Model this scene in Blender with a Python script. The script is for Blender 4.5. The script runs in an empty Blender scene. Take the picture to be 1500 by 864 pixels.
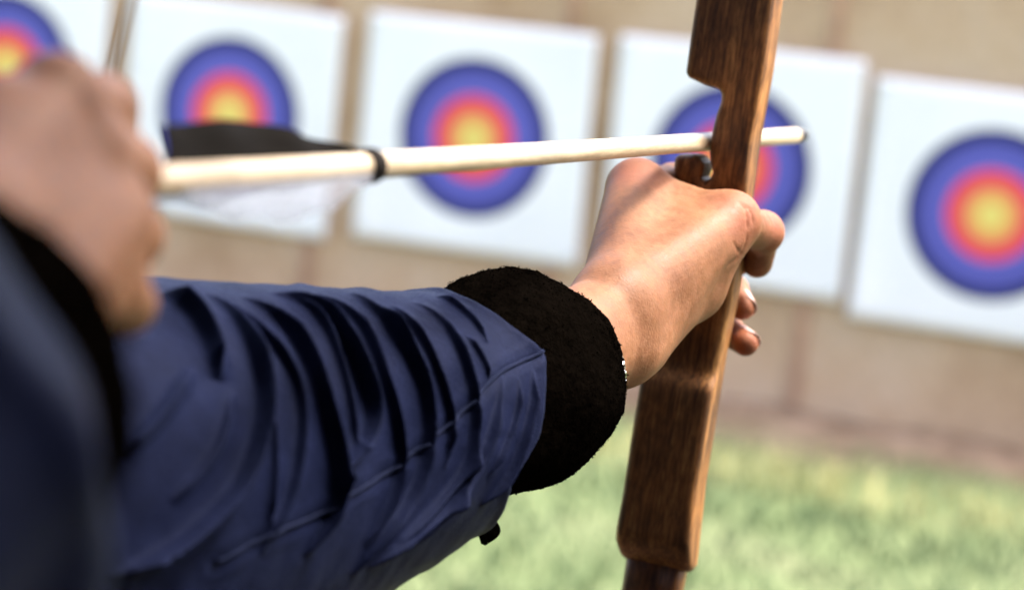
import bpy, bmesh, math, random
import numpy as np
from mathutils import Vector, Matrix

random.seed(7)
rng = np.random.default_rng(7)
sc = bpy.context.scene

# ------------------------------------------------------------------ camera
YAW, PITCH, ROLL = (math.radians(a) for a in (20.0, 10.0, 5.4))
CAM = np.array([0.0, 0.0, 1.45])
FPX, IW, IH = 3541.0, 1500.0, 864.0            # focal length and frame of an 85 mm picture
FW = np.array([-math.sin(YAW) * math.cos(PITCH), math.cos(YAW) * math.cos(PITCH), -math.sin(PITCH)])
_rt = np.array([math.cos(YAW), math.sin(YAW), 0.0])
_up = np.cross(_rt, FW)
RT = _rt * math.cos(ROLL) + _up * math.sin(ROLL)
UP = -_rt * math.sin(ROLL) + _up * math.cos(ROLL)
cam_data = bpy.data.cameras.new('camera')
cam_data.sensor_width = 36.0
cam_data.lens = 36.0 * FPX / IW
cam_data.clip_start, cam_data.clip_end = 0.02, 500.0
cam_data.dof.use_dof = True
cam_data.dof.focus_distance = 1.025
cam_data.dof.aperture_fstop = 7.2
cam_data.dof.aperture_blades = 0
cam = bpy.data.objects.new('camera', cam_data)
sc.collection.objects.link(cam)
cam.matrix_world = Matrix(((RT[0], UP[0], -FW[0], CAM[0]), (RT[1], UP[1], -FW[1], CAM[1]),
                           (RT[2], UP[2], -FW[2], CAM[2]), (0, 0, 0, 1)))
sc.camera = cam

# ------------------------------------------------------------------ sky, sun, exposure
SUN_EL, SUN_AZ = math.radians(62), math.radians(53)      # azimuth from +Y towards +X
world = bpy.data.worlds.new('World')
sc.world = world
world.use_nodes = True
wn = world.node_tree
sky = wn.nodes.new('ShaderNodeTexSky')
sky.sky_type = 'NISHITA'
sky.sun_disc = False
sky.sun_elevation = SUN_EL
sky.sun_rotation = SUN_AZ
sky.air_density, sky.dust_density, sky.ozone_density = 0.8, 6.0, 0.6
bg = wn.nodes['Background']
bg.inputs['Strength'].default_value = 0.14
wn.links.new(sky.outputs[0], bg.inputs['Color'])
sun_data = bpy.data.lights.new('sun', 'SUN')
sun_data.energy = 1.15
sun_data.angle = math.radians(12)
sun_data.color = (1.0, 0.96, 0.91)
sun = bpy.data.objects.new('sun', sun_data)
sc.collection.objects.link(sun)
sdir = Vector((math.sin(SUN_AZ) * math.cos(SUN_EL), math.cos(SUN_AZ) * math.cos(SUN_EL), math.sin(SUN_EL)))
sun.rotation_euler = sdir.to_track_quat('Z', 'Y').to_euler()
sun.location = (0, 3, 6)
sc.view_settings.view_transform = 'Standard'
sc.view_settings.look = 'None'
sc.view_settings.exposure = 2.55
sc.view_settings.gamma = 1.0
sc.view_settings.use_curve_mapping = False
sc.render.engine = 'CYCLES'
sc.cycles.use_denoising = True
sc.cycles.max_bounces = 8

# ------------------------------------------------------------------ helpers: places
def ray(px, py):
    return RT * ((px - IW / 2) / FPX) + UP * ((IH / 2 - py) / FPX) + FW
def at(px, py, z):                     # the world point seen at a place of the photograph, z metres deep
    return CAM + ray(px, py) * z
def A(pts):
    return np.array([at(*p[:3]) for p in pts])
def project(P):
    d = np.asarray(P) - CAM
    z = d @ FW
    return IW / 2 + FPX * (d @ RT) / z, IH / 2 - FPX * (d @ UP) / z, z
def cv(X, Y, Z):                       # right / up / forward of the archer's viewpoint to world
    return CAM + RT * X + UP * Y + FW * Z

# ------------------------------------------------------------------ helpers: objects
def link(o):
    sc.collection.objects.link(o)
    return o
def setup(o, label=None, cat=None, group=None, kind=None):
    if label: o['label'] = label
    if cat: o['category'] = cat
    if group: o['group'] = group
    if kind: o['kind'] = kind
    return o
def empty(name, loc, label, cat, group=None):
    o = link(bpy.data.objects.new(name, None))
    o.location = Vector(loc)
    o.empty_display_size = 0.05
    return setup(o, label, cat, group)
def parent(o, p):
    if p is not None:
        bpy.context.view_layer.update()
        o.parent = p
        o.matrix_parent_inverse = p.matrix_world.inverted()
    return o
def mesh_obj(name, V, F, mat, par=None, smooth=True):
    me = bpy.data.meshes.new(name)
    V = np.asarray(V, dtype=np.float64)
    me.from_pydata(V.tolist(), [], F if isinstance(F, list) else np.asarray(F).tolist())
    me.validate()
    if smooth:
        me.polygons.foreach_set('use_smooth', np.ones(len(me.polygons), dtype=bool))
    if mat is not None:
        me.materials.append(mat)
    me.update()
    o = link(bpy.data.objects.new(name, me))
    return parent(o, par)
def recalc(o):
    bm = bmesh.new(); bm.from_mesh(o.data)
    bmesh.ops.recalc_face_normals(bm, faces=bm.faces)
    bm.to_mesh(o.data); bm.free()
    return o
def unit(v):
    v = np.asarray(v, float)
    return v / np.linalg.norm(v)
def box_vf(lo, hi):
    x0, y0, z0 = lo; x1, y1, z1 = hi
    V = [(x0, y0, z0), (x1, y0, z0), (x1, y1, z0), (x0, y1, z0), (x0, y0, z1), (x1, y0, z1), (x1, y1, z1), (x0, y1, z1)]
    F = [(0, 3, 2, 1), (4, 5, 6, 7), (0, 1, 5, 4), (1, 2, 6, 5), (2, 3, 7, 6), (3, 0, 4, 7)]
    return V, F
def box(name, lo, hi, mat, par=None, bevel=0.0):
    V, F = box_vf(lo, hi)
    o = mesh_obj(name, V, F, mat, par, smooth=False)
    if bevel:
        bm = bmesh.new(); bm.from_mesh(o.data)
        bmesh.ops.bevel(bm, geom=bm.edges[:], offset=bevel, segments=2, affect='EDGES', profile=0.6)
        bm.to_mesh(o.data); bm.free()
    return o
def frames(P):
    P = np.asarray(P, float)
    T = np.gradient(P, axis=0)
    T /= np.linalg.norm(T, axis=1)[:, None]
    ref = np.array([0, 0, 1.0]) if abs(T[0][2]) < 0.9 else np.array([1.0, 0, 0])
    N = [unit(np.cross(T[0], np.cross(ref, T[0])))]
    for i in range(1, len(P)):
        n = N[-1] - T[i] * np.dot(N[-1], T[i])
        N.append(unit(n))
    N = np.array(N)
    return T, N, np.cross(T, N)
def tube_vf(P, R, k=12, cap=True):
    P = np.asarray(P, float); n = len(P)
    R = np.broadcast_to(np.asarray(R, float), (n,))
    T, N, B = frames(P)
    a = np.linspace(0, 2 * math.pi, k, endpoint=False)
    V = (P[:, None, :] + R[:, None, None] * (np.cos(a)[None, :, None] * N[:, None, :] + np.sin(a)[None, :, None] * B[:, None, :])).reshape(-1, 3)
    F = [(i * k + j, i * k + (j + 1) % k, (i + 1) * k + (j + 1) % k, (i + 1) * k + j) for i in range(n - 1) for j in range(k)]
    if cap:
        F.append(tuple(range(k - 1, -1, -1))); F.append(tuple((n - 1) * k + j for j in range(k)))
    return V, F
def catmull(P, n):
    P = np.asarray(P, float)
    L = np.concatenate([[0], np.cumsum(np.linalg.norm(np.diff(P, axis=0), axis=1))])
    t = np.linspace(0, L[-1], n)
    M = np.zeros_like(P)
    M[1:-1] = (P[2:] - P[:-2]) / (L[2:] - L[:-2])[:, None]
    M[0] = (P[1] - P[0]) / (L[1] - L[0]); M[-1] = (P[-1] - P[-2]) / (L[-1] - L[-2])
    i = np.clip(np.searchsorted(L, t, side='right') - 1, 0, len(P) - 2)
    h = (L[i + 1] - L[i])[:, None]; u = ((t - L[i])[:, None]) / h
    return ((2 * u**3 - 3 * u**2 + 1) * P[i] + (u**3 - 2 * u**2 + u) * h * M[i] + (-2 * u**3 + 3 * u**2) * P[i + 1] + (u**3 - u**2) * h * M[i + 1])

# ------------------------------------------------------------------ helpers: solid modelling with distance fields
def smin(a, b, k):
    h = np.clip(0.5 + 0.5 * (b - a) / k, 0, 1)
    return b * (1 - h) + a * h - k * h * (1 - h)
def smax(a, b, k):
    return -smin(-a, -b, k)
def seg(p, a, b, ra, rb):
    ab = b - a
    t = np.clip(((p - a) @ ab) / (ab @ ab), 0, 1)
    return np.linalg.norm(p - a - t[:, None] * ab, axis=1) - (ra + (rb - ra) * t)
def tri(p, a, b, c, ra, rb, rc):        # a triangle with its own thickness at every corner
    ab, ac = b - a, c - a
    n = np.cross(ab, ac); nn = n @ n
    ap = p - a
    v = np.cross(ap, ac) @ n / nn
    w = np.cross(ab, ap) @ n / nn
    inside = (v >= 0) & (w >= 0) & (v + w <= 1)
    d = np.abs(ap @ n) / math.sqrt(nn) - (ra * (1 - v - w) + rb * v + rc * w)
    e = np.minimum(np.minimum(seg(p, a, b, ra, rb), seg(p, b, c, rb, rc)), seg(p, c, a, rc, ra))
    return np.where(inside, np.minimum(d, e), e)
def ball(p, c, r):
    return np.linalg.norm(p - c, axis=1) - r
def ellipsoid(p, c, axes, radii):
    q = ((p - c) @ np.array(axes).T) / np.array(radii)
    k0 = np.linalg.norm(q, axis=1)
    k1 = np.linalg.norm(q / np.array(radii), axis=1)
    return k0 * (k0 - 1) / np.maximum(k1, 1e-9)
def surface_nets(F, o, h, axes=None):
    s = F < 0
    nx, ny, nz = F.shape
    cnt = np.zeros((nx - 1, ny - 1, nz - 1), np.int8)
    cor = [(i, j, k) for i in (0, 1) for j in (0, 1) for k in (0, 1)]
    for c in cor:
        cnt += s[c[0]:nx - 1 + c[0], c[1]:ny - 1 + c[1], c[2]:nz - 1 + c[2]]
    I = np.argwhere((cnt > 0) & (cnt < 8))
    acc = np.zeros((len(I), 3)); num = np.zeros(len(I))
    for a in cor:
        for b in cor:
            if sum(b) - sum(a) == 1 and all(y >= x for x, y in zip(a, b)):
                fa = F[I[:, 0] + a[0], I[:, 1] + a[1], I[:, 2] + a[2]]
                fb = F[I[:, 0] + b[0], I[:, 1] + b[1], I[:, 2] + b[2]]
                m = (fa < 0) != (fb < 0)
                t = np.where(m, fa / np.where(m, fa - fb, 1), 0)
                pt = np.array(a)[None] + t[:, None] * (np.array(b) - np.array(a))[None]
                acc += pt * m[:, None]; num += m
    V = (I + acc / num[:, None]) * h
    idx = -np.ones(cnt.shape, np.int64)
    idx[I[:, 0], I[:, 1], I[:, 2]] = np.arange(len(I))
    Q = []
    for ax in range(3):
        u, w = (ax + 1) % 3, (ax + 2) % 3
        sl0 = [slice(None)] * 3; sl1 = [slice(None)] * 3
        sl0[ax] = slice(0, -1); sl1[ax] = slice(1, None)
        E = np.argwhere(s[tuple(sl0)] != s[tuple(sl1)])
        E = E[(E[:, u] > 0) & (E[:, w] > 0) & (E[:, u] < F.shape[u] - 1) & (E[:, w] < F.shape[w] - 1)]
        def cell(du, dw):
            c = E.copy(); c[:, u] += du; c[:, w] += dw
            return idx[c[:, 0], c[:, 1], c[:, 2]]
        q = np.stack([cell(-1, -1), cell(0, -1), cell(0, 0), cell(-1, 0)], 1)
        flip = ~s[E[:, 0], E[:, 1], E[:, 2]]
        q[flip] = q[flip][:, ::-1]
        Q.append(q)
    Q = np.concatenate(Q)
    Q = Q[(Q >= 0).all(1)]
    return o + V @ (np.eye(3) if axes is None else np.array(axes)), Q
def field_mesh(fn, lo, hi, h, o=None, axes=None):
    # samples fn over a box; the box may be given in local axes (rows of `axes`) about o
    lo, hi = np.array(lo, float), np.array(hi, float)
    K = 8
    nb = np.ceil(((hi - lo) / h + 1) / K).astype(int)
    n = nb * K
    ax = np.eye(3) if axes is None else np.array(axes)
    oo = np.zeros(3) if o is None else np.array(o)
    # whole blocks far from the surface are filled with the value at their middle
    B = np.stack(np.meshgrid(*[np.arange(m) for m in nb], indexing='ij'), -1).reshape(-1, 3)
    mid = fn(oo + (lo + (B * K + (K - 1) / 2) * h) @ ax)
    out = np.repeat(np.repeat(np.repeat(mid.reshape(nb), K, 0), K, 1), K, 2)
    act = B[np.abs(mid) < K * h * 0.87 * 1.5 + 0.001]
    loc = np.stack(np.meshgrid(*[np.arange(K)] * 3, indexing='ij'), -1).reshape(-1, 3)
    for i in range(0, len(act), 600):
        ix = (act[i:i + 600, None] * K + loc[None]).reshape(-1, 3)
        out[ix[:, 0], ix[:, 1], ix[:, 2]] = fn(oo + (lo + ix * h) @ ax)
    return surface_nets(out, oo + lo @ ax, h, ax)

# ------------------------------------------------------------------ materials
def new_mat(name, rough=0.6, spec=0.3):
    m = bpy.data.materials.new(name)
    m.use_nodes = True
    nt = m.node_tree
    b = nt.nodes['Principled BSDF']
    b.inputs['Roughness'].default_value = rough
    b.inputs['Specular IOR Level'].default_value = spec
    return m, nt, b
def node(nt, t, **kw):
    n = nt.nodes.new(t)
    for k, v in kw.items():
        if k in n.inputs: n.inputs[k].default_value = v
        else: setattr(n, k, v)
    return n
def ramp(nt, fac, stops):
    r = nt.nodes.new('ShaderNodeValToRGB')
    e = r.color_ramp.elements
    while len(e) < len(stops): e.new(0.5)
    for el, (p, c) in zip(e, stops):
        el.position = p; el.color = (*c, 1) if len(c) == 3 else c
    nt.links.new(fac, r.inputs[0])
    return r.outputs[0]
def coords(nt, scale=(1, 1, 1), kind='Object', rot=(0, 0, 0)):
    tc = nt.nodes.new('ShaderNodeTexCoord'); mp = nt.nodes.new('ShaderNodeMapping')
    mp.inputs['Scale'].default_value = scale
    mp.inputs['Rotation'].default_value = rot
    nt.links.new(tc.outputs[kind], mp.inputs[0])
    return mp.outputs[0]
def noise(nt, vec, scale, detail=4, rough=0.55, dist=0.0):
    n = node(nt, 'ShaderNodeTexNoise', Scale=scale, Detail=detail, Roughness=rough, Distortion=dist)
    nt.links.new(vec, n.inputs['Vector'])
    return n.outputs[0]
def bump(nt, b, height, strength, dist):
    n = node(nt, 'ShaderNodeBump', Strength=strength, Distance=dist)
    nt.links.new(height, n.inputs['Height'])
    prev = b.inputs['Normal'].links
    if prev: nt.links.new(prev[0].from_socket, n.inputs['Normal'])
    nt.links.new(n.outputs[0], b.inputs['Normal'])
def mix(nt, f, c1, c2, blend='MIX'):
    n = nt.nodes.new('ShaderNodeMix'); n.data_type = 'RGBA'; n.blend_type = blend
    for s, v in ((n.inputs[0], f), (n.inputs[6], c1), (n.inputs[7], c2)):
        if hasattr(v, 'is_linked'): nt.links.new(v, s)
        else: s.default_value = v if not isinstance(v, tuple) else (*v, 1)
    return n.outputs[2]

def make_skin():
    m, nt, b = new_mat('skin', 0.55, 0.22)
    v = coords(nt, kind='Object')
    n1 = noise(nt, v, 38, 5, 0.6)
    n2 = noise(nt, v, 240, 3, 0.6)
    c = ramp(nt, n1, [(0.3, (0.140, 0.056, 0.019)), (0.55, (0.20, 0.086, 0.033)), (0.75, (0.245, 0.113, 0.047))])
    c2 = mix(nt, 0.22, c, ramp(nt, n2, [(0.35, (0.12, 0.04, 0.018)), (0.7, (0.42, 0.2, 0.12))]))
    geo = nt.nodes.new('ShaderNodeNewGeometry')
    for p, rad in ((at(933, 262, 1.116), 0.020), (at(1080, 318, 1.10), 0.020), (at(1128, 335, 1.14), 0.018), (at(1092, 455, 1.175), 0.016), (at(1096, 505, 1.174), 0.018)):
        dn = node(nt, 'ShaderNodeVectorMath', operation='DISTANCE'); nt.links.new(geo.outputs['Position'], dn.inputs[0]); dn.inputs[1].default_value = tuple(p)
        mr = node(nt, 'ShaderNodeMapRange'); nt.links.new(dn.outputs['Value'], mr.inputs[0])
        mr.inputs[1].default_value = rad; mr.inputs[2].default_value = rad * 0.25; mr.inputs[3].default_value = 0.0; mr.inputs[4].default_value = 0.38
        c2 = mix(nt, mr.outputs[0], c2, (0.34, 0.095, 0.055))                # blood shows through at knuckles and fingertips
    nt.links.new(c2, b.inputs['Base Color'])
    b.inputs['Subsurface Weight'].default_value = 0.25
    b.inputs['Subsurface Radius'].default_value = (0.006, 0.0025, 0.0012)
    b.inputs['Subsurface Scale'].default_value = 1.0
    vo = node(nt, 'ShaderNodeTexVoronoi', Scale=520.0); vo.feature = 'DISTANCE_TO_EDGE'
    nt.links.new(v, vo.inputs['Vector'])
    bump(nt, b, vo.outputs['Distance'], 0.22, 0.0006)
    bump(nt, b, noise(nt, v, 95, 5, 0.6), 0.18, 0.0012)
    r = ramp(nt, n2, [(0.3, (0.48,) * 3), (0.7, (0.64,) * 3)])
    nt.links.new(r, b.inputs['Roughness'])
    return m
def make_wood(name, axes, dark, mid, light, rough=0.4, seed=0.0, con=1.0):
    # grain runs along the third row of axes
    m, nt, b = new_mat(name, rough, 0.45)
    e = Matrix([list(axes[0]), list(axes[1]), list(axes[2])]).to_euler('XYZ')
    geo = nt.nodes.new('ShaderNodeNewGeometry')
    mp = nt.nodes.new('ShaderNodeMapping'); mp.inputs['Rotation'].default_value = e
    mp.inputs['Location'].default_value = (seed, seed * 2, seed)
    nt.links.new(geo.outputs['Position'], mp.inputs[0])
    st = nt.nodes.new('ShaderNodeMapping'); st.inputs['Scale'].default_value = (1, 1, 0.07)
    nt.links.new(mp.outputs[0], st.inputs[0])
    st2 = nt.nodes.new('ShaderNodeMapping'); st2.inputs['Scale'].default_value = (1, 1, 0.13)
    nt.links.new(mp.outputs[0], st2.inputs[0])
    g1 = noise(nt, st.outputs[0], 190, 6, 0.65, 0.6)
    g2 = noise(nt, st2.outputs[0], 620, 4, 0.7)
    g3 = noise(nt, mp.outputs[0], 26, 4, 0.6)
    c = ramp(nt, g1, [(0.28, dark), (0.5, mid), (0.72, light)])
    c = mix(nt, 0.75 * con, c, ramp(nt, g2, [(0.42, (0.28, 0.25, 0.22)), (0.58, (1, 1, 1))]), 'MULTIPLY')
    c = mix(nt, 0.8 * con, c, ramp(nt, g3, [(0.32, (0.40, 0.36, 0.33)), (0.66, (1.5, 1.4, 1.25))]), 'MULTIPLY')
    nt.links.new(c, b.inputs['Base Color'])
    bump(nt, b, g2, 0.22, 0.0006)
    bump(nt, b, g1, 0.2, 0.001)
    nt.links.new(ramp(nt, g3, [(0.3, (rough + 0.12,) * 3), (0.7, (rough - 0.08,) * 3)]), b.inputs['Roughness'])
    return m
def make_cloth(name, c1, c2, sheen=0.35, weave=True, rough=0.95, spec=0.04):
    m, nt, b = new_mat(name, rough, spec)
    b.inputs['Specular Tint'].default_value = (0.34, 0.48, 1.0, 1)
    v = coords(nt)
    n = noise(nt, v, 45, 5, 0.6)
    c = ramp(nt, n, [(0.3, c1), (0.7, c2)])
    if weave:
        w = node(nt, 'ShaderNodeTexWave', Scale=420.0, Distortion=1.2, Detail=2.0)
        w.wave_type = 'BANDS'; w.bands_direction = 'DIAGONAL'
        nt.links.new(v, w.inputs['Vector'])
        c = mix(nt, 0.3, c, ramp(nt, w.outputs[0], [(0.2, (0.5, 0.5, 0.5)), (0.8, (1.25, 1.25, 1.25))]), 'MULTIPLY')
        bump(nt, b, w.outputs[0], 0.3, 0.0005)
    c = mix(nt, 0.55, c, ramp(nt, noise(nt, v, 1500, 3, 0.7), [(0.35, (0.45, 0.45, 0.45)), (0.65, (1.5, 1.5, 1.5))]), 'MULTIPLY')
    bump(nt, b, noise(nt, v, 900, 3), 0.3, 0.0006)
    bump(nt, b, noise(nt, v, 110, 3, 0.5), 0.2, 0.002)
    nt.links.new(c, b.inputs['Base Color'])
    nt.links.new(ramp(nt, noise(nt, v, 1300, 3, 0.7), [(0.35, (sheen * 0.4,) * 3), (0.65, (sheen * 1.5,) * 3)]), b.inputs['Sheen Weight'])
    b.inputs['Sheen Roughness'].default_value = 0.38
    b.inputs['Sheen Tint'].default_value = (0.44, 0.55, 1.0, 1)
    return m
def make_fleece():
    m, nt, b = new_mat('black_fleece', 1.0, 0.0)
    v = coords(nt)
    n = noise(nt, v, 260, 5, 0.7)
    nt.links.new(ramp(nt, n, [(0.3, (0.0009, 0.0007, 0.0005)), (0.75, (0.003, 0.0022, 0.0016))]), b.inputs['Base Color'])
    bump(nt, b, n, 0.8, 0.003)
    b.inputs['Sheen Weight'].default_value = 0.0
    return m
def simple(name, col, rough=0.6, spec=0.3, metal=0.0, var=0.12, sc_=60):
    m, nt, b = new_mat(name, rough, spec)
    n = noise(nt, coords(nt), sc_, 4)
    lo = tuple(x * (1 - var) for x in col); hi = tuple(min(1, x * (1 + var)) for x in col)
    nt.links.new(ramp(nt, n, [(0.3, lo), (0.7, hi)]), b.inputs['Base Color'])
    b.inputs['Metallic'].default_value = metal
    bump(nt, b, n, 0.1, 0.001)
    return m

SKIN = make_skin()
FLEECE = make_fleece()
DENIM = make_cloth('navy_twill', (0.0042, 0.0058, 0.0175), (0.0078, 0.0106, 0.0315), 0.06, True, 0.48, 0.025)
SEAM = make_cloth('seam_thread', (0.006, 0.008, 0.02), (0.012, 0.015, 0.035), 0.1)

# ================================================================== the setting
WALL_Y = 6.62
def make_ground():
    m, nt, b = new_mat('turf', 0.95, 0.1)
    geo = nt.nodes.new('ShaderNodeNewGeometry')
    pos = geo.outputs['Position']
    n1 = noise(nt, pos, 2.2, 5, 0.6); n2 = noise(nt, pos, 14, 4, 0.6)
    g = ramp(nt, n1, [(0.35, (0.105, 0.140, 0.062)), (0.55, (0.122, 0.150, 0.073)), (0.72, (0.15, 0.165, 0.09))])
    g = mix(nt, 0.5, g, ramp(nt, n2, [(0.35, (0.8, 0.82, 0.78)), (0.7, (1.1, 1.1, 1.08))]), 'MULTIPLY')
    soil = ramp(nt, noise(nt, pos, 7, 5, 0.65), [(0.32, (0.12, 0.075, 0.045)), (0.58, (0.29, 0.20, 0.135)), (0.8, (0.40, 0.30, 0.21))])
    sep = nt.nodes.new('ShaderNodeSeparateXYZ'); nt.links.new(pos, sep.inputs[0])
    ad = node(nt, 'ShaderNodeMath', operation='MULTIPLY_ADD')
    nt.links.new(n1, ad.inputs[0]); ad.inputs[1].default_value = 0.5; nt.links.new(sep.outputs[1], ad.inputs[2])
    f = node(nt, 'ShaderNodeMapRange'); f.inputs[1].default_value = WALL_Y - 0.16; f.inputs[2].default_value = WALL_Y + 0.08
    nt.links.new(ad.outputs[0], f.inputs[0])
    nt.links.new(mix(nt, f.outputs[0], g, soil), b.inputs['Base Color'])
    bump(nt, b, n2, 0.6, 0.03)
    # one sheet to the horizon, fine near the range, with slight unevenness
    xs = np.concatenate([[-250, -120, -60, -30, -15], np.linspace(-9, 6, 120), [12, 30, 60, 120, 250]])
    ys = np.concatenate([[-250, -120, -60, -30, -15, -8], np.linspace(-4, 9, 110), [15, 30, 60, 120, 250]])
    X, Y = np.meshgrid(xs, ys, indexing='ij')
    Z = 0.012 * np.sin(X * 2.1 + 0.7 * Y) * np.sin(Y * 1.7 - X * 0.4) + 0.008 * np.sin(X * 5.3) * np.sin(Y * 4.1 + 1)
    Z += 0.05 * np.exp(-((Y - (WALL_Y - 0.02)) / 0.16) ** 2) * (0.6 + 0.4 * np.sin(X * 3.3 + 1) * np.sin(X * 7.1))
    Z *= np.exp(-(np.maximum(0, np.hypot(X, Y - 3) - 8) / 6) ** 2)
    Z -= 0.02
    nx, ny = X.shape
    V = np.stack([X, Y, Z], -1).reshape(-1, 3)
    i, j = np.meshgrid(np.arange(nx - 1), np.arange(ny - 1), indexing='ij')
    F = np.stack([i * ny + j, (i + 1) * ny + j, (i + 1) * ny + j + 1, i * ny + j + 1], -1).reshape(-1, 4)
    o = mesh_obj('ground', V, F, m)
    setup(o, 'level turf with bare soil along the foot of the wall', 'ground', kind='structure')
make_ground()

def make_grass():
    m, nt, b = new_mat('grass_blades', 0.7, 0.2)
    geo = nt.nodes.new('ShaderNodeNewGeometry')
    n = noise(nt, geo.outputs['Position'], 1.7, 4, 0.6)
    g = ramp(nt, n, [(0.34, (0.092, 0.140, 0.058)), (0.55, (0.112, 0.155, 0.072)), (0.72, (0.135, 0.165, 0.088))])
    # a sunlit band across the range, painted into the blade colour as yellow
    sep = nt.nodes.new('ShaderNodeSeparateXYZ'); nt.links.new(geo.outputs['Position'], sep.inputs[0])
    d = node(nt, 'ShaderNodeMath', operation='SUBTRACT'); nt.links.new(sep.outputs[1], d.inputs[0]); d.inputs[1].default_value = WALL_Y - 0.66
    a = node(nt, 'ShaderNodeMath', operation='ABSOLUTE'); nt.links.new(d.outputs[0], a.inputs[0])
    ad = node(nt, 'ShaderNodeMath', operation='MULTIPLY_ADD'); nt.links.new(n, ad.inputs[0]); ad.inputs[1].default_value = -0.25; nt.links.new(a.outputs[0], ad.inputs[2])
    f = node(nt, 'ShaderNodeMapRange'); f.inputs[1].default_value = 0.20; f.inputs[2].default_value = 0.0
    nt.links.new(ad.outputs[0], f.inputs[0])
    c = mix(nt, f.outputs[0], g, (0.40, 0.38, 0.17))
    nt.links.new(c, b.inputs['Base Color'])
    b.inputs['Transmission Weight'].default_value = 0.0
    N = 42000
    x = rng.uniform(-4.6, 1.2, N); y = rng.uniform(2.6, WALL_Y - 0.32, N)
    dens = 0.5 + 0.5 * np.sin(x * 2.3 + 1.1 * np.sin(y * 1.9)) * np.sin(y * 2.7 + x)
    edge = np.clip((WALL_Y - 0.32 - y) / 0.28, 0, 1)
    keep = rng.random(N) < (0.45 + 0.55 * dens) * (0.15 + 0.85 * edge)
    x, y = x[keep], y[keep]; N = len(x)
    h = rng.uniform(0.025, 0.07, N); a = rng.uniform(0, 2 * math.pi, N); w = rng.uniform(0.003, 0.006, N)
    la = rng.uniform(0, 2 * math.pi, N); ln = h * rng.uniform(0.1, 0.8, N)
    z0 = np.full(N, -0.035)
    V = np.empty((N, 5, 3))
    dx, dy = np.cos(a) * w, np.sin(a) * w
    lx, ly = np.cos(la) * ln, np.sin(la) * ln
    V[:, 0] = np.stack([x - dx, y - dy, z0], 1); V[:, 1] = np.stack([x + dx, y + dy, z0], 1)
    V[:, 2] = np.stack([x + dx * .7 + lx * .3, y + dy * .7 + ly * .3, z0 + h * .65], 1)
    V[:, 3] = np.stack([x - dx * .7 + lx * .3, y - dy * .7 + ly * .3, z0 + h * .65], 1)
    V[:, 4] = np.stack([x + lx, y + ly, z0 + h], 1)
    b0 = np.arange(N) * 5
    F = np.stack([b0, b0 + 1, b0 + 2, b0 + 3], 1).tolist() + np.stack([b0 + 3, b0 + 2, b0 + 4], 1).tolist()
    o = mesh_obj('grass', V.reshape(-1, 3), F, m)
    setup(o, 'short patchy grass, green with a sunlit band painted yellow', 'grass', kind='stuff')
make_grass()

def make_wall():
    mats = []
    for k in range(4):
        m, nt, b = new_mat('weathered_board', 0.85, 0.15)
        geo = nt.nodes.new('ShaderNodeNewGeometry')
        mp = nt.nodes.new('ShaderNodeMapping'); mp.inputs['Location'].default_value = (k * 3.1, 0, k)
        nt.links.new(geo.outputs['Position'], mp.inputs[0])
        n1 = noise(nt, mp.outputs[0], 2.4, 5, 0.6)
        n2 = noise(nt, mp.outputs[0], 34, 5, 0.65)
        c = ramp(nt, n1, [(0.3, (0.46, 0.29, 0.165)), (0.5, (0.60, 0.41, 0.26)), (0.7, (0.66, 0.49, 0.345))])
        c = mix(nt, 0.5, c, ramp(nt, n2, [(0.3, (0.7, 0.66, 0.62)), (0.7, (1.1, 1.08, 1.06))]), 'MULTIPLY')
        nt.links.new(c, b.inputs['Base Color'])
        bump(nt, b, n2, 0.4, 0.004)
        mats.append(m)
    bat = simple('batten_wood', (0.46, 0.27, 0.17), 0.8, 0.15, var=0.25, sc_=9)
    post = simple('post_wood', (0.30, 0.20, 0.13), 0.8, 0.15, var=0.25, sc_=9)
    w = empty('backstop_wall', (-2.3, WALL_Y + 0.05, 0), 'tan board backstop wall with vertical battens behind the row of targets', 'wall')
    x0, pitch = -3.08 - 0.775 * 5, 0.775
    for i in range(16):
        xa = x0 + i * pitch
        dy = rng.uniform(-0.003, 0.003)
        box('panel', (xa + 0.004, WALL_Y + dy, 0.0), (xa + pitch - 0.004, WALL_Y + 0.022 + dy, 1.35 + rng.uniform(-.01, .01)), mats[i % 4], w, 0.002)
    for i in range(17):
        xa = x0 + i * pitch
        box('batten', (xa - 0.016, WALL_Y - 0.016, 0.02), (xa + 0.016, WALL_Y - 0.0035, 1.34), bat, w, 0.002)
    for i in range(0, 17, 4):
        xa = x0 + i * pitch
        box('post', (xa - 0.05, WALL_Y + 0.03, -0.3), (xa + 0.05, WALL_Y + 0.13, 1.39), post, w, 0.004)
make_wall()

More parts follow.
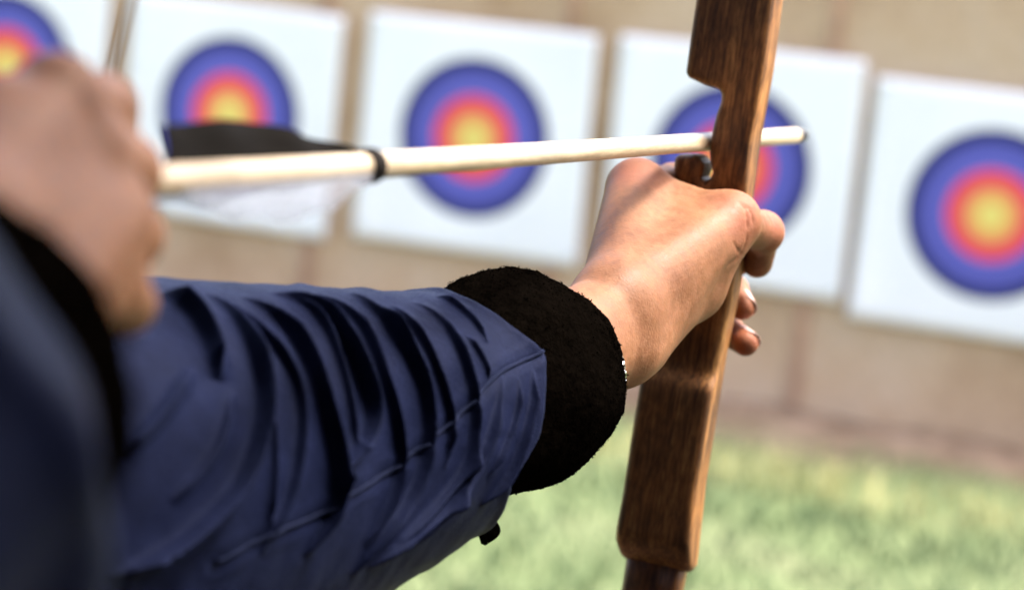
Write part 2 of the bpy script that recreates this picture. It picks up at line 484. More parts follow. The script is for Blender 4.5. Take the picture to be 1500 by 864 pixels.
# ------------------------------------------------------------------ unseen shelter, added to shade the archer from above and behind
def make_shade_shelter():
    W = simple('shade_shelter_timber', (0.06, 0.038, 0.024), 0.85, 0.15, var=0.3, sc_=7)
    sh = empty('shade_shelter', (-0.3, -1.2, 0), 'unseen open fronted dark timber shelter added to shade the archer', 'shelter')
    x0, x1, yf, yb = -1.5, 1.7, SH_FRONT, -2.6
    n = 16
    for i in range(n):
        a, b = yb + (yf - yb) * i / n, yb + (yf - yb) * (i + 1) / n
        za, zb = 2.25 + 0.25 * i / n, 2.25 + 0.25 * (i + 1) / n
        V, F = box_vf((x0, a + .003, 0), (x1, b - .003, 0.025))
        V = [(x, y, z + za + (zb - za) * (y - a) / (b - a)) for x, y, z in V]
        mesh_obj('shade_roof_board', V, F, W, sh, smooth=False)
    for i in range(12):
        a, b = 0.02 + 2.2 * i / 14, 0.02 + 2.2 * (i + 1) / 14 - .006
        box('shade_wall_board', (x0, yb, a), (x1, yb + .025, b), W, sh, 0.002)
    for i in range(14):
        a, b = 0.02 + 2.2 * i / 14, 0.02 + 2.2 * (i + 1) / 14 - .006
        box('shade_wall_board', (x0, yb + .03, a), (x0 + .025, yf - .26, b), W, sh, 0.002)
        box('shade_wall_board', (x1 - .025, yb + .03, a), (x1, -0.45, b), W, sh, 0.002)
    for i in range(30):  # dark deck, added to cut light bouncing up from the ground
        a = yb + .03 + i * 0.165
        box('shade_deck_board', (x0 - .4 + rng.uniform(-.02, .02), a, -.05), (x1 + .4 + rng.uniform(-.02, .02), a + .158, .035), W, sh, .003)
    for x in (x0 + .1, x1 - .1):
        box('post', (x - .05, yb + .03, -.2), (x + .05, yb + .13, 2.24), W, sh, .004)
        box('post', (x - .05, yf - .25, -.2), (x + .05, yf - .15, 2.44), W, sh, .004)
SH_FRONT = 0.95
make_shade_shelter()


def make_shade_screen():  # unseen screen, added to keep sky and grass light off the bow arm
    W = simple('shade_screen_timber', (0.05, 0.032, 0.02), 0.85, 0.15, var=0.3, sc_=7)
    t = empty('shade_screen', (0.60, 0.8, 0), 'unseen dark timber screen added to block light right of the bow arm', 'screen')
    for i in range(7):
        y = 0.10 + i * 0.142
        box('board', (0.50, y, 0.05), (0.522, y + 0.136, 1.80 + rng.uniform(-.01, .01)), W, t, .002)
    for y in (0.20, 1.00):
        box('post', (0.526, y - .04, -.2), (0.606, y + .04, 1.85), W, t, .003)
    for z in (0.4, 1.5):
        box('rail', (0.526, 0.25, z), (0.56, 0.95, z + .07), W, t, .003)
make_shade_screen()

# ------------------------------------------------------------------ target faces
def make_paper():
    m, nt, b = new_mat('printed_target_paper', 0.75, 0.2)
    tc = nt.nodes.new('ShaderNodeTexCoord')
    sep = nt.nodes.new('ShaderNodeSeparateXYZ'); nt.links.new(tc.outputs['Object'], sep.inputs[0])
    cmb = nt.nodes.new('ShaderNodeCombineXYZ')
    nt.links.new(sep.outputs[0], cmb.inputs[0]); nt.links.new(sep.outputs[2], cmb.inputs[1])
    ln = node(nt, 'ShaderNodeVectorMath', operation='LENGTH'); nt.links.new(cmb.outputs[0], ln.inputs[0])
    dv = node(nt, 'ShaderNodeMath', operation='DIVIDE'); nt.links.new(ln.outputs['Value'], dv.inputs[0]); dv.inputs[1].default_value = 0.30
    R = 0.236 / 0.30
    white, blue, edge = (0.95, 0.905, 0.875), (0.125, 0.12, 0.45), (0.035, 0.034, 0.13)
    red, gold = (0.86, 0.06, 0.10), (0.90, 0.70, 0.18)
    st = [(0.0, (0.78, 0.66, 0.20)), (R * .05, gold), (R * .13, gold), (R * .16, (0.88, 0.50, 0.12)), (R * .27, (0.90, 0.40, 0.12)), (R * .31, (0.90, 0.22, 0.10)), (R * .39, (0.88, 0.14, 0.10)), (R * .41, red), (R * .525, red),
          (R * .54, (0.42, 0.20, 0.60)), (R * .57, blue), (R * .70, blue), (R * .705, (0.3, 0.3, 0.70)), (R * .71, (0.105, 0.105, 0.40)), (R * .85, (0.095, 0.095, 0.37)), (R * .88, edge), (R, edge), (R * 1.004, white)]
    cr = ramp(nt, dv.outputs[0], st)
    cr.node.color_ramp.interpolation = 'LINEAR'
    c = mix(nt, 0.35, cr, ramp(nt, noise(nt, tc.outputs['Object'], 6, 4), [(0.3, (0.9, 0.9, 0.9)), (0.7, (1, 1, 1))]), 'MULTIPLY')
    nt.links.new(c, b.inputs['Base Color'])
    bump(nt, b, noise(nt, tc.outputs['Object'], 9, 3), 0.15, 0.01)
    return m
PAPER = make_paper()
PIN = simple('steel_pin', (0.35, 0.34, 0.33), 0.4, 0.5, 0.8)
def make_target(cx, cz, rot, w, h, label, seed):
    r = np.random.default_rng(seed)
    t = empty('target_face', (cx, WALL_Y - 0.02, cz), label, 'target', 'paper target faces pinned to the wall')
    n = 28
    u, v = np.meshgrid(np.linspace(-1, 1, n), np.linspace(-1, 1, n), indexing='ij')
    X, Z = u * w / 2, v * h / 2
    # loosely pinned paper: gentle waves, corners lifting a little
    Y = -0.004 - 0.004 * (1 + np.sin(X * r.uniform(7, 11) + r.uniform(0, 6)) * np.cos(Z * r.uniform(5, 9) + r.uniform(0, 6))) \
        - 0.014 * (np.clip(np.abs(u) - 0.8, 0, 1) / 0.2) ** 2 * (np.clip(v + 0.2, -1, 1) * -0.4 + 0.5)
    V = np.stack([X, Y, Z], -1).reshape(-1, 3)
    V2 = V + np.array([0, 0.0006, 0])
    N = n * n
    i, j = np.meshgrid(np.arange(n - 1), np.arange(n - 1), indexing='ij')
    q = np.stack([i * n + j, (i + 1) * n + j, (i + 1) * n + j + 1, i * n + j + 1], -1).reshape(-1, 4)
    F = q.tolist() + (q[:, ::-1] + N).tolist()
    per = [k * n for k in range(n)] + [(n - 1) * n + k for k in range(1, n)] + [k * n + n - 1 for k in range(n - 2, -1, -1)] + [k for k in range(n - 2, 0, -1)]
    F += [(per[a], per[a - 1], per[a - 1] + N, per[a] + N) for a in range(len(per))]
    ca, sa = math.cos(rot), math.sin(rot)
    sheet = mesh_obj('paper_sheet', np.concatenate([V, V2]), F, PAPER, None)
    sheet.parent = t
    for su in (-1, 1):
        for sv in (-1, 1):
            ii = (n - 2 if su > 0 else 1) * n + (n - 2 if sv > 0 else 1)
            p = V[ii]
            Vp, Fp = tube_vf([p + [0, -0.003, 0], p + [0, -0.0015, 0], p + [0, 0.02, 0]], [0.004, 0.005, 0.002], 8)
            k = mesh_obj('pin', Vp, Fp, PIN); k.parent = t
    t.rotation_euler = (0, rot, 0)
    return t
_c = CAM
def on_wall(px, py):
    d = ray(px, py); q = CAM + d * ((WALL_Y - 0.03 - CAM[1]) / d[1]); return q[0], q[2]
for k, (px, py, rot, lab) in enumerate([
        (8, 99, 0.6, 'leftmost target face, mostly hidden behind the blurred drawing hand'),
        (335, 168, 0.4, 'target face directly above the black arrow feather'),
        (693, 203, -0.6, 'target face crossed by the middle of the arrow shaft'),
        (1069, 245, -0.5, 'target face behind the riser of the bow and the arrow point'),
        (1452, 316, 0.2, 'rightmost target face, cut off by the right edge of the picture')]):
    x, z = on_wall(px, py)
    make_target(x, z, math.radians(rot), 0.715, 0.675, lab, 40 + k)

# ================================================================== the bow and the arrow
ARW_REAR = at(540, 243, 0.77)
ARW_REST = at(1021, 209, 1.14)
D = unit(ARW_REST - ARW_REAR)                      # flight direction
e1 = unit(np.cross(D, [0, 0, 1.0])); e2 = np.cross(e1, D)
Q0 = at(1060, 250, 1.14)
best = None
for ph in np.linspace(-0.4, 0.4, 801):
    a_ = math.cos(ph) * e2 + math.sin(ph) * e1
    p0, p1 = project(Q0 - 0.15 * a_), project(Q0 + 0.08 * a_)
    ang = math.atan2(p1[0] - p0[0], p0[1] - p1[1])
    if best is None or abs(ang - math.radians(8.7)) < best[0]:
        best = (abs(ang - math.radians(8.7)), a_)
BA = best[1]                                       # up along the bow
BW = np.cross(D, BA)                               # to its right
BAX = np.array([BW, D, BA])                        # local axes: right, forward, up
def bow_ws(px, py, t=0.0):
    r = ray(px, py)
    k = ((Q0 + t * D - CAM) @ D) / (r @ D)
    q = CAM + r * k - Q0
    return q @ BW, q @ BA
def BP(w, t, s):
    return Q0 + BW * w + D * t + BA * s

WALNUT = make_wood('dark_stained_wood', BAX, (0.085, 0.033, 0.010), (0.30, 0.136, 0.042), (0.56, 0.30, 0.105), 0.45)
LIMBWOOD = make_wood('reddish_limb_wood', BAX, (0.09, 0.03, 0.009), (0.20, 0.075, 0.022), (0.30, 0.13, 0.045), 0.35, 3.0)

def poly_sd(p, P):
    d = np.full(len(p), 1e9); s = np.ones(len(p))
    n = len(P)
    for i in range(n):
        a, b = P[i], P[i - 1]
        e = b - a; w = p - a
        t = np.clip((w @ e) / (e @ e), 0, 1)
        q = w - t[:, None] * e
        d = np.minimum(d, (q * q).sum(1))
        c1 = p[:, 1] >= a[1]; c2 = p[:, 1] < b[1]; c3 = e[0] * w[:, 1] > e[1] * w[:, 0]
        f = (c1 & c2 & c3) | (~c1 & ~c2 & ~c3)
        s = np.where(f, -s, s)
    return s * np.sqrt(d)

def make_bow():
    bow = empty('wooden_bow', BP(0, 0.01, -0.2), 'dark brown wooden bow held upright with the arrow on its shelf', 'bow')
    outline = [(1036, -140), (1017, 0), (1009, 55), (1002, 106), (1006, 114), (1030, 125), (1050, 131), (1054.5, 138), (1054, 148), (1047, 167), (1040.5, 194),
               (1037, 222), (1038, 240), (1042, 253), (1037, 262), (1030, 266), (1024, 260), (1028, 250), (1028, 240), (1021, 230), (1014, 226), (992, 226), (986, 231),
               (984, 245), (987, 270), (993, 300), (990, 345), (972, 430), (950, 500), (936, 552), (925, 620), (910, 719), (897, 791), (899, 818), (906, 828), (960, 840), (1000, 846), (1006, 838),
               (1019, 719), (1035, 620), (1051, 520), (1070, 430), (1083, 340), (1094, 260), (1101, 205), (1120, 101), (1133, 0), (1150, -140)]
    P = np.array([bow_ws(*q) for q in outline])
    s_grip_lo, s_grip_hi = bow_ws(1000, 553)[1], bow_ws(1060, 285)[1]
    s_bot = P[:, 1].min()
    def fn(p):
        q = p - Q0
        w, t, s = q @ BW, q @ D, q @ BA
        d2 = poly_sd(np.stack([w, s], 1), P)
        g = 1 / (1 + np.exp(-(s - s_grip_lo) / 0.0022)) * (1 / (1 + np.exp((s - s_grip_hi) / 0.004)))
        belly = 0.006 * g
        # the lower end rolls away from the archer towards the limb
        roll = np.clip((s_bot + 0.020 - s) / 0.020, 0, 1)
        belly = belly + 0.012 * roll ** 2
        db = belly - t
        dk = t - 0.027
        d = smax(d2, np.maximum(db, -1), 0.0045)
        return smax(d, dk, 0.010)
    lo = (P[:, 0].min() - .006, -0.006, P[:, 1].min() - .006); hi = (P[:, 0].max() + .006, 0.034, P[:, 1].max() + 0.006)
    V, F = field_mesh(fn, lo, hi, 0.00085, Q0, BAX)
    mesh_obj('riser', V, F, WALNUT, bow)
    # limbs, bent back by the draw
    w0 = (bow_ws(902, 826)[0] + bow_ws(994, 848)[0]) / 2
    wt = (P[0, 0] + P[-1, 0]) / 2
    tips = []
    for name, sgn, wc, sb in (('limb', -1, w0, s_bot + 0.02), ('limb', 1, wt, P[:, 1].max() - 0.03)):
        L = 0.60
        pts = []
        for k in np.linspace(0, 1, 22):
            back = -0.40 * k ** 1.7
            pts.append((wc + (0.0 if sgn < 0 else 0), 0.0185 + back, sb + sgn * L * (k - 0.04 * k * k)))
        pts = np.array(pts)
        Vs, Fs = [], []
        n = len(pts)
        for i, q in enumerate(pts):
            k = i / (n - 1)
            hw = 0.0148 * (1 - k) + 0.006 * k if sgn < 0 else 0.0155 * (1 - k) + 0.006 * k
            ht = 0.0075 * (1 - k) + 0.0035 * k
            for cw, ct in ((-1, -.6), (-.8, -1), (.8, -1), (1, -.6), (1, .6), (.8, 1), (-.8, 1), (-1, .6)):
                Vs.append(BP(q[0] + cw * hw, q[1] + ct * ht, q[2]))
        for i in range(n - 1):
            for j in range(8):
                Fs.append((i * 8 + j, i * 8 + (j + 1) % 8, (i + 1) * 8 + (j + 1) % 8, (i + 1) * 8 + j))
        Fs.append(tuple(range(8))); Fs.append(tuple((n - 1) * 8 + j for j in range(8)))
        o = recalc(mesh_obj(name, np.array(Vs), Fs, LIMBWOOD, bow))
        tips.append(BP(pts[-1][0], pts[-1][1] - 0.006, pts[-1][2] - sgn * 0.012))
    nock = NOCK
    STR = simple('waxed_string', (0.20, 0.20, 0.24), 0.6, 0.3)
    path = np.concatenate([np.linspace(tips[0], nock, 20), np.linspace(nock, tips[1], 20)[1:]])
    V, F = tube_vf(path, 0.0006, 8)
    st = mesh_obj('bow_string', V, F, STR, bow)
    u1, u0 = unit(tips[1] - nock), unit(tips[0] - nock)
    V, F = tube_vf(np.concatenate([np.linspace(nock + u0 * 0.09, nock, 12), np.linspace(nock, nock + u1 * 0.03, 8)[1:]]), 0.0009, 10)
    mesh_obj('serving', V, F, STR, st)
NOCK = ARW_REAR - D * 0.182
make_bow()

def make_arrow():
    TIP = ARW_REST + D * 0.232
    arrow = empty('arrow', (ARW_REAR + ARW_REST) / 2, 'pale wooden arrow with black and white feathers resting on the bow shelf', 'arrow')
    up = unit(BA - D * (BA @ D)); rt = np.cross(D, up)
    AX = np.array([rt, up, D])
    PALE = make_wood('pale_arrow_wood', AX, (0.48, 0.36, 0.22), (0.58, 0.47, 0.32), (0.66, 0.57, 0.43), 0.38, 1.3, 0.3)
    R = 0.0044
    V, F = tube_vf([NOCK + D * x for x in np.linspace(0.012, 0.70, 60)] + [TIP - D * 0.030], R, 24)
    mesh_obj('shaft', V, F, PALE, arrow)
    STEEL = simple('dark_steel', (0.02, 0.02, 0.022), 0.5, 0.3, 0.0)
    prof = [(0.0302, R * .99), (0.027, R * 1.0), (0.012, R * 0.88), (0.004, R * 0.58), (0.0012, R * 0.25), (0.0, 0.0003)]
    V, F = tube_vf([TIP - D * a for a, _ in prof], [b for _, b in prof], 24)
    mesh_obj('point', V, F, STEEL, arrow)
    TH = simple('black_thread', (0.016, 0.012, 0.009), 0.8, 0.2)
    zs = np.linspace(-0.0015, 0.0065, 33)
    V, F = tube_vf([ARW_REAR - D * 0.004 + D * z for z in zs], [R + 0.0009 + 0.0005 * abs(math.sin(k * math.pi / 4)) for k in range(33)], 24)
    mesh_obj('binding', V, F, TH, arrow)
    V, F = tube_vf([NOCK - D * 0.004, NOCK + D * 0.002, NOCK + D * 0.012, NOCK + D * 0.016], [R * .9, R * 1.15, R * 1.08, R], 16)
    mesh_obj('nock', V, F, TH, arrow)
    BLACKF = simple('black_feather', (0.005, 0.004, 0.003), 0.9, 0.05)
    m, nt, b = new_mat('white_feather', 0.7, 0.2)
    v = coords(nt)
    n = noise(nt, v, 900, 3)
    nt.links.new(ramp(nt, n, [(0.3, (0.22, 0.24, 0.29)), (0.7, (0.42, 0.44, 0.50))]), b.inputs['Base Color'])
    tr = node(nt, 'ShaderNodeBsdfTranslucent', Color=(0.42, 0.44, 0.5, 1))
    mx = node(nt, 'ShaderNodeMixShader', Fac=0.4)
    nt.links.new(b.outputs[0], mx.inputs[1]); nt.links.new(tr.outputs[0], mx.inputs[2])
    nt.links.new(mx.outputs[0], nt.nodes['Material Output'].inputs[0])
    tp = node(nt, 'ShaderNodeBsdfTransparent')
    mp = nt.nodes.new('ShaderNodeMapping'); mp.inputs['Scale'].default_value = (1, 1, 1)
    gp = nt.nodes.new('ShaderNodeNewGeometry')
    dt = node(nt, 'ShaderNodeVectorMath', operation='DOT_PRODUCT'); nt.links.new(gp.outputs['Position'], dt.inputs[0]); dt.inputs[1].default_value = tuple(D * 1900.0)
    sn = node(nt, 'ShaderNodeMath', operation='SINE'); nt.links.new(dt.outputs['Value'], sn.inputs[0])
    fz = ramp(nt, sn.outputs[0], [(0.0, (0.55,) * 3), (1.0, (0.9,) * 3)])
    m2 = node(nt, 'ShaderNodeMixShader'); nt.links.new(fz, m2.inputs[0])
    nt.links.new(mx.outputs[0], m2.inputs[1]); nt.links.new(tp.outputs[0], m2.inputs[2])
    nt.links.new(m2.outputs[0], nt.nodes['Material Output'].inputs[0])
    WHITEF = m
    L = 0.131
    for ang, H, mat, lab in ((-22, 0.0118, BLACKF, 'black feather standing on top of the shaft'), (112, 0.0195, WHITEF, 'white feather hanging below the shaft'), (232, 0.015, WHITEF, None)):
        a = math.radians(ang)
        out = math.cos(a) * up + math.sin(a) * rt
        side = np.cross(D, out)
        V, F = [], []
        n = 66
        for i in range(n):
            k = i / (n - 1)                            # 0 at the front (binding), 1 at the nock end
            base = ARW_REAR - D * (0.003 + L * k)
            h = H * min(1, (k / 0.55)) ** 0.8 if k < 0.55 else H * (1 - 0.10 * ((k - .55) / .45) ** 2)
            if k > 0.94: h *= 1 - 0.75 * (k - 0.94) / 0.06
            h *= 1 + 0.012 * math.sin(i * 2.9)
            sweep = -D * h * 0.55                         # barbs lean to the rear
            for lift, th in ((0, .0008), (0.5, .00035), (1.0, .00012)):
                curve = side * (0.0016 * lift * lift * math.sin(i * .31))
                for sd in (-1, 1):
                    V.append(base + out * (R * .93 + h * lift) + sweep * lift + curve + side * sd * th)
        for i in range(n - 1):
            o0, o1 = i * 6, (i + 1) * 6
            for l in range(2):
                F.append((o0 + l * 2, o0 + l * 2 + 2, o1 + l * 2 + 2, o1 + l * 2))
                F.append((o0 + l * 2 + 1, o1 + l * 2 + 1, o1 + l * 2 + 3, o0 + l * 2 + 3))
            F.append((o0 + 4, o0 + 5, o1 + 5, o1 + 4))
        F.append((0, 1, 3, 2)); F.append((2, 3, 5, 4))
        e = (n - 1) * 6; F.append((e, e + 2, e + 3, e + 1)); F.append((e + 2, e + 4, e + 5, e + 3))
        o = mesh_obj('feather', np.array(V), F, mat, arrow)
        if lab: o['label'] = lab
make_arrow()

# ================================================================== the archer
archer = empty('person', (CAM[0] - 0.30, CAM[1] + 0.28, 0), 'archer in a navy jacket with black fleece cuffs drawing the bow', 'person')
MM = 0.001
def hand_field():
    J = {k: at(*v) for k, v in dict(
        wr=(902, 447, 1.048), wl=(908, 506, 1.05), arm=(770, 548, 0.99), armb=(760, 560, 0.985),
        imcp=(933, 277, 1.128), mmcp=(918, 338, 1.158), rmcp=(925, 400, 1.172), pmcp=(938, 452, 1.172),
        i1=(985, 266, 1.172), i2=(1040, 330, 1.197), i3=(1080, 385, 1.180),
        m1=(962, 372, 1.205), m2=(1035, 408, 1.208), m3=(1074, 425, 1.192), m4=(1087, 449, 1.176),
        r1=(955, 430, 1.207), r2=(1020, 468, 1.210), r3=(1066, 484, 1.192), r4=(1092, 502, 1.174),
        p1=(950, 480, 1.200), p2=(1000, 505, 1.206), p3=(1035, 520, 1.196),
        cmc=(930, 500, 1.066), tmid=(1012, 418, 1.110), tmcp=(1070, 324, 1.112), tip=(1117, 340, 1.148), tend=(1109, 384, 1.166),
        web=(1000, 305, 1.120), hol=(958, 398, 1.054)).items()}
    def fn(p):
        g = lambda a, b, ra, rb: seg(p, J[a], J[b], ra * MM, rb * MM)
        d = g('arm', 'wr', 23, 16.5)
        d = smin(d, g('armb', 'wl', 23, 15.5), 0.010)
        d = smin(d, tri(p, J['wr'], J['imcp'], J['tmcp'], .0150, .0100, .0100), 0.010)
        d = smin(d, tri(p, J['wr'], J['wl'], J['tmcp'], .0150, .0150, .0100), 0.010)
        d = smin(d, tri(p, J['wr'], J['imcp'], J['pmcp'], .0150, .0100, .0090), 0.010)
        d = smin(d, tri(p, J['wl'], J['wr'], J['pmcp'], .0150, .0150, .0090), 0.010)
        d = smin(d, g('cmc', 'tmid', 14, 14.5), 0.012)
        d = smin(d, g('tmid', 'tmcp', 14.0, 11.2), 0.010)
        for k in ('imcp', 'mmcp', 'rmcp', 'pmcp'):
            d = smin(d, ball(p, J[k], 0.0112 if k == 'imcp' else 0.0098), 0.005)
        d = smin(d, g('wr', 'imcp', 7.5, 10), 0.012)
        d = smin(d, ball(p, J['tmcp'], 0.0117), 0.004)
        # tendons under the skin
        d = smin(d, seg(p, J['cmc'] - FW * 0.0120, J['tmcp'] - FW * 0.0090, 0.0028, 0.0026), 0.005)
        d = smin(d, seg(p, J['wr'] - FW * 0.0128 + UP * .004, J['imcp'] - FW * 0.0086, 0.0024, 0.0024), 0.005)
        # thumb
        th = smin(g('tmcp', 'tip', 10.0, 9.6), ball(p, J['tip'], 0.0100), 0.003)
        th = smin(th, g('tip', 'tend', 8.6, 7.6), 0.0022)
        d = smin(d, th, 0.0045)
        # fingers
        f = smin(g('imcp', 'i1', 9.6, 8.6), smin(g('i1', 'i2', 8.6, 7.8), g('i2', 'i3', 7.6, 6.6), 0.003), 0.003)
        d = smin(d, f, 0.005)
        for c in 'mr':
            f = g(c + 'mcp', c + '1', 9.2, 8.8)
            f = smin(f, g(c + '1', c + '2', 8.8, 8.0), 0.003)
            f = smin(f, g(c + '2', c + '3', 8.0, 7.4), 0.003)
            f = smin(f, g(c + '3', c + '4', 7.2, 6.5), 0.003)
            d = smin(d, f, 0.0015) if c == 'r' else smin(d, f, 0.0015)
        f = smin(g('pmcp', 'p1', 8.2, 7.6), smin(g('p1', 'p2', 7.6, 7.0), g('p2', 'p3', 7.0, 6.0), 0.003), 0.003)
        d = smin(d, f, 0.0015)
        return d
    def surf(px, py):
        z = np.arange(1.0, 1.22, 0.0005)
        d = fn(np.array([at(px, py, q) for q in z]))
        k = np.argmax(d < 0)
        return at(px, py, z[k])
    creases = [[(1094, 345), (1090, 362), (1080, 378), (1066, 388)], [(1074, 356), (1080, 366), (1086, 372)], [(1085, 298), (1091, 306), (1094, 318), (1094, 332)],
               [(1094, 302), (1100, 312), (1102, 326)], [(1121, 312), (1128, 322), (1130, 334)], [(1113, 311), (1119, 320), (1121, 332)]]
    cs = [[surf(*q) for q in c] for c in creases]
    def fn_d(p):
        d = fn(p)
        m = np.abs(d) < 0.006
        q = p[m]; e = d[m]
        for c in cs:
            for a, b in zip(c[:-1], c[1:]):
                e = smax(e, -seg(q, a, b, 0.0001, 0.0001), 0.0014)
        # fine skin relief
        e = e + 0.00004 * np.sin(q[:, 0] * 1700 + 3 * np.sin(q[:, 2] * 420)) * np.sin(q[:, 2] * 1500 + 2 * np.sin(q[:, 1] * 510))
        d[m] = e
        return d
    return fn_d, J

def draw_hand_field():
    J = {k: at(v[0] - 22, v[1], v[2]) for k, v in dict(
        arm=(-250, 630, 0.45), w1=(-60, 340, 0.508), w2=(15, 490, 0.512),
        im=(105, 145, 0.560), mm=(150, 225, 0.566), rm=(172, 325, 0.566), pm=(178, 425, 0.562),
        i1=(170, 160, 0.600), m1=(205, 250, 0.608), r1=(212, 345, 0.606), p1=(205, 445, 0.598),
        i2=(150, 200, 0.628), m2=(175, 290, 0.634), r2=(180, 370, 0.630), p2=(170, 460, 0.615),
        i3=(110, 215, 0.625), m3=(125, 300, 0.626), r3=(130, 380, 0.622), p3=(130, 470, 0.605),
        tc=(-10, 195, 0.545), tm=(15, 190, 0.585), t1=(60, 230, 0.615)).items()}
    def fn(p):
        g = lambda a, b, ra, rb: seg(p, J[a], J[b], ra * MM, rb * MM)
        d = smin(g('arm', 'w1', 27, 17), g('arm', 'w2', 27, 16), 0.01)
        d = smin(d, tri(p, J['w1'], J['im'], J['rm'], .014, .0095, .0095), 0.008)
        d = smin(d, tri(p, J['w1'], J['rm'], J['w2'], .014, .0095, .014), 0.008)
        d = smin(d, tri(p, J['w2'], J['rm'], J['pm'], .014, .0095, .0085), 0.008)
        for c, r in (('i', 9.4), ('m', 9.6), ('r', 9.0), ('p', 8.0)):
            f = ball(p, J[c + 'm'], (r + 1) * MM)
            f = smin(f, g(c + 'm', c + '1', r, r - .7), 0.003)
            f = smin(f, g(c + '1', c + '2', r - .6, r - 1.4), 0.003)
            f = smin(f, g(c + '2', c + '3', r - 1.4, r - 2.2), 0.003)
            d = smin(d, f, 0.004)
        f = smin(g('w1', 'tc', 14, 13), smin(g('tc', 'tm', 12, 10), g('tm', 't1', 9.5, 8), 0.004), 0.006)
        return smin(d, f, 0.006)
    return fn, J

def bounds(J, skip, m):
    Pq = np.array([v for k, v in J.items() if k not in skip])
    q = np.stack([(Pq - CAM) @ RT, (Pq - CAM) @ UP, -(Pq - CAM) @ FW], 1)
    return q.min(0) - m, q.max(0) + m
CAX = np.array([RT, UP, -FW])

def closed(fn, p0, n):                 # ends a limb with a flat cut inside the sleeve
    return lambda p: np.maximum(fn(p), (p - p0) @ n)
def tube_between(V, Fa, Fb, mids, r):
    # opens face Fa and face Fb and joins their rims with a tube through mids
    rings = [list(Fa)]
    newV = []
    base = len(V)
    pts = [V[list(Fa)].mean(0)] + list(mids) + [V[list(Fb)].mean(0)]
    T = [unit(pts[i + 1] - pts[i - 1]) for i in range(1, len(pts) - 1)]
    off = unit(V[Fa[0]] - pts[0])
    sgn = np.sign(np.dot(np.cross(V[Fa[0]] - pts[0], V[Fa[1]] - pts[0]), T[0])) or 1.0
    for c, t, rr in zip(mids, T, r):
        n = unit(off - t * (off @ t)); b = np.cross(t, n) * sgn
        rings.append([base + len(newV) + k for k in range(4)])
        newV += [c + rr * n, c + rr * b, c - rr * n, c - rr * b]
    # match the far rim to the last ring
    last = np.array(newV[-4:]); fb = list(Fb)
    best = min(((sum(np.linalg.norm(V[q[(k + s) % 4]] - last[k]) for k in range(4)), [q[(k + s) % 4] for k in range(4)])
                for q in (fb, fb[::-1]) for s in range(4)), key=lambda x: x[0])[1]
    rings.append(best)
    faces = []
    for a, b in zip(rings[:-1], rings[1:]):
        for k in range(4):
            faces.append((a[k], a[(k + 1) % 4], b[(k + 1) % 4], b[k]))
    return newV, faces

SH_L, SH_R = cv(-0.285, -0.135, 0.50), cv(-0.40, -0.17, 0.20)      # shoulders
ELB_L, ELB_R = at(-160, 825, 0.80), cv(-0.205, -0.080, 0.30)      # elbows
MID = (SH_L + SH_R) / 2
ACR = unit(SH_L - SH_R)                                            # across the shoulders
ACR = unit(ACR - np.array([0, 0, ACR[2]]))
FRONT = np.cross(ACR, [0, 0, 1.0])                                 # where the chest faces
ZU = np.array([0, 0, 1.0])
HEAD = MID + ZU * 0.235 + FRONT * 0.02
LOOK = unit(0.93 * D + 0.3 * FRONT)                                # the face is turned to the targets
LOOK = unit(LOOK - ZU * LOOK[2]); LSIDE = np.cross(ZU, LOOK)

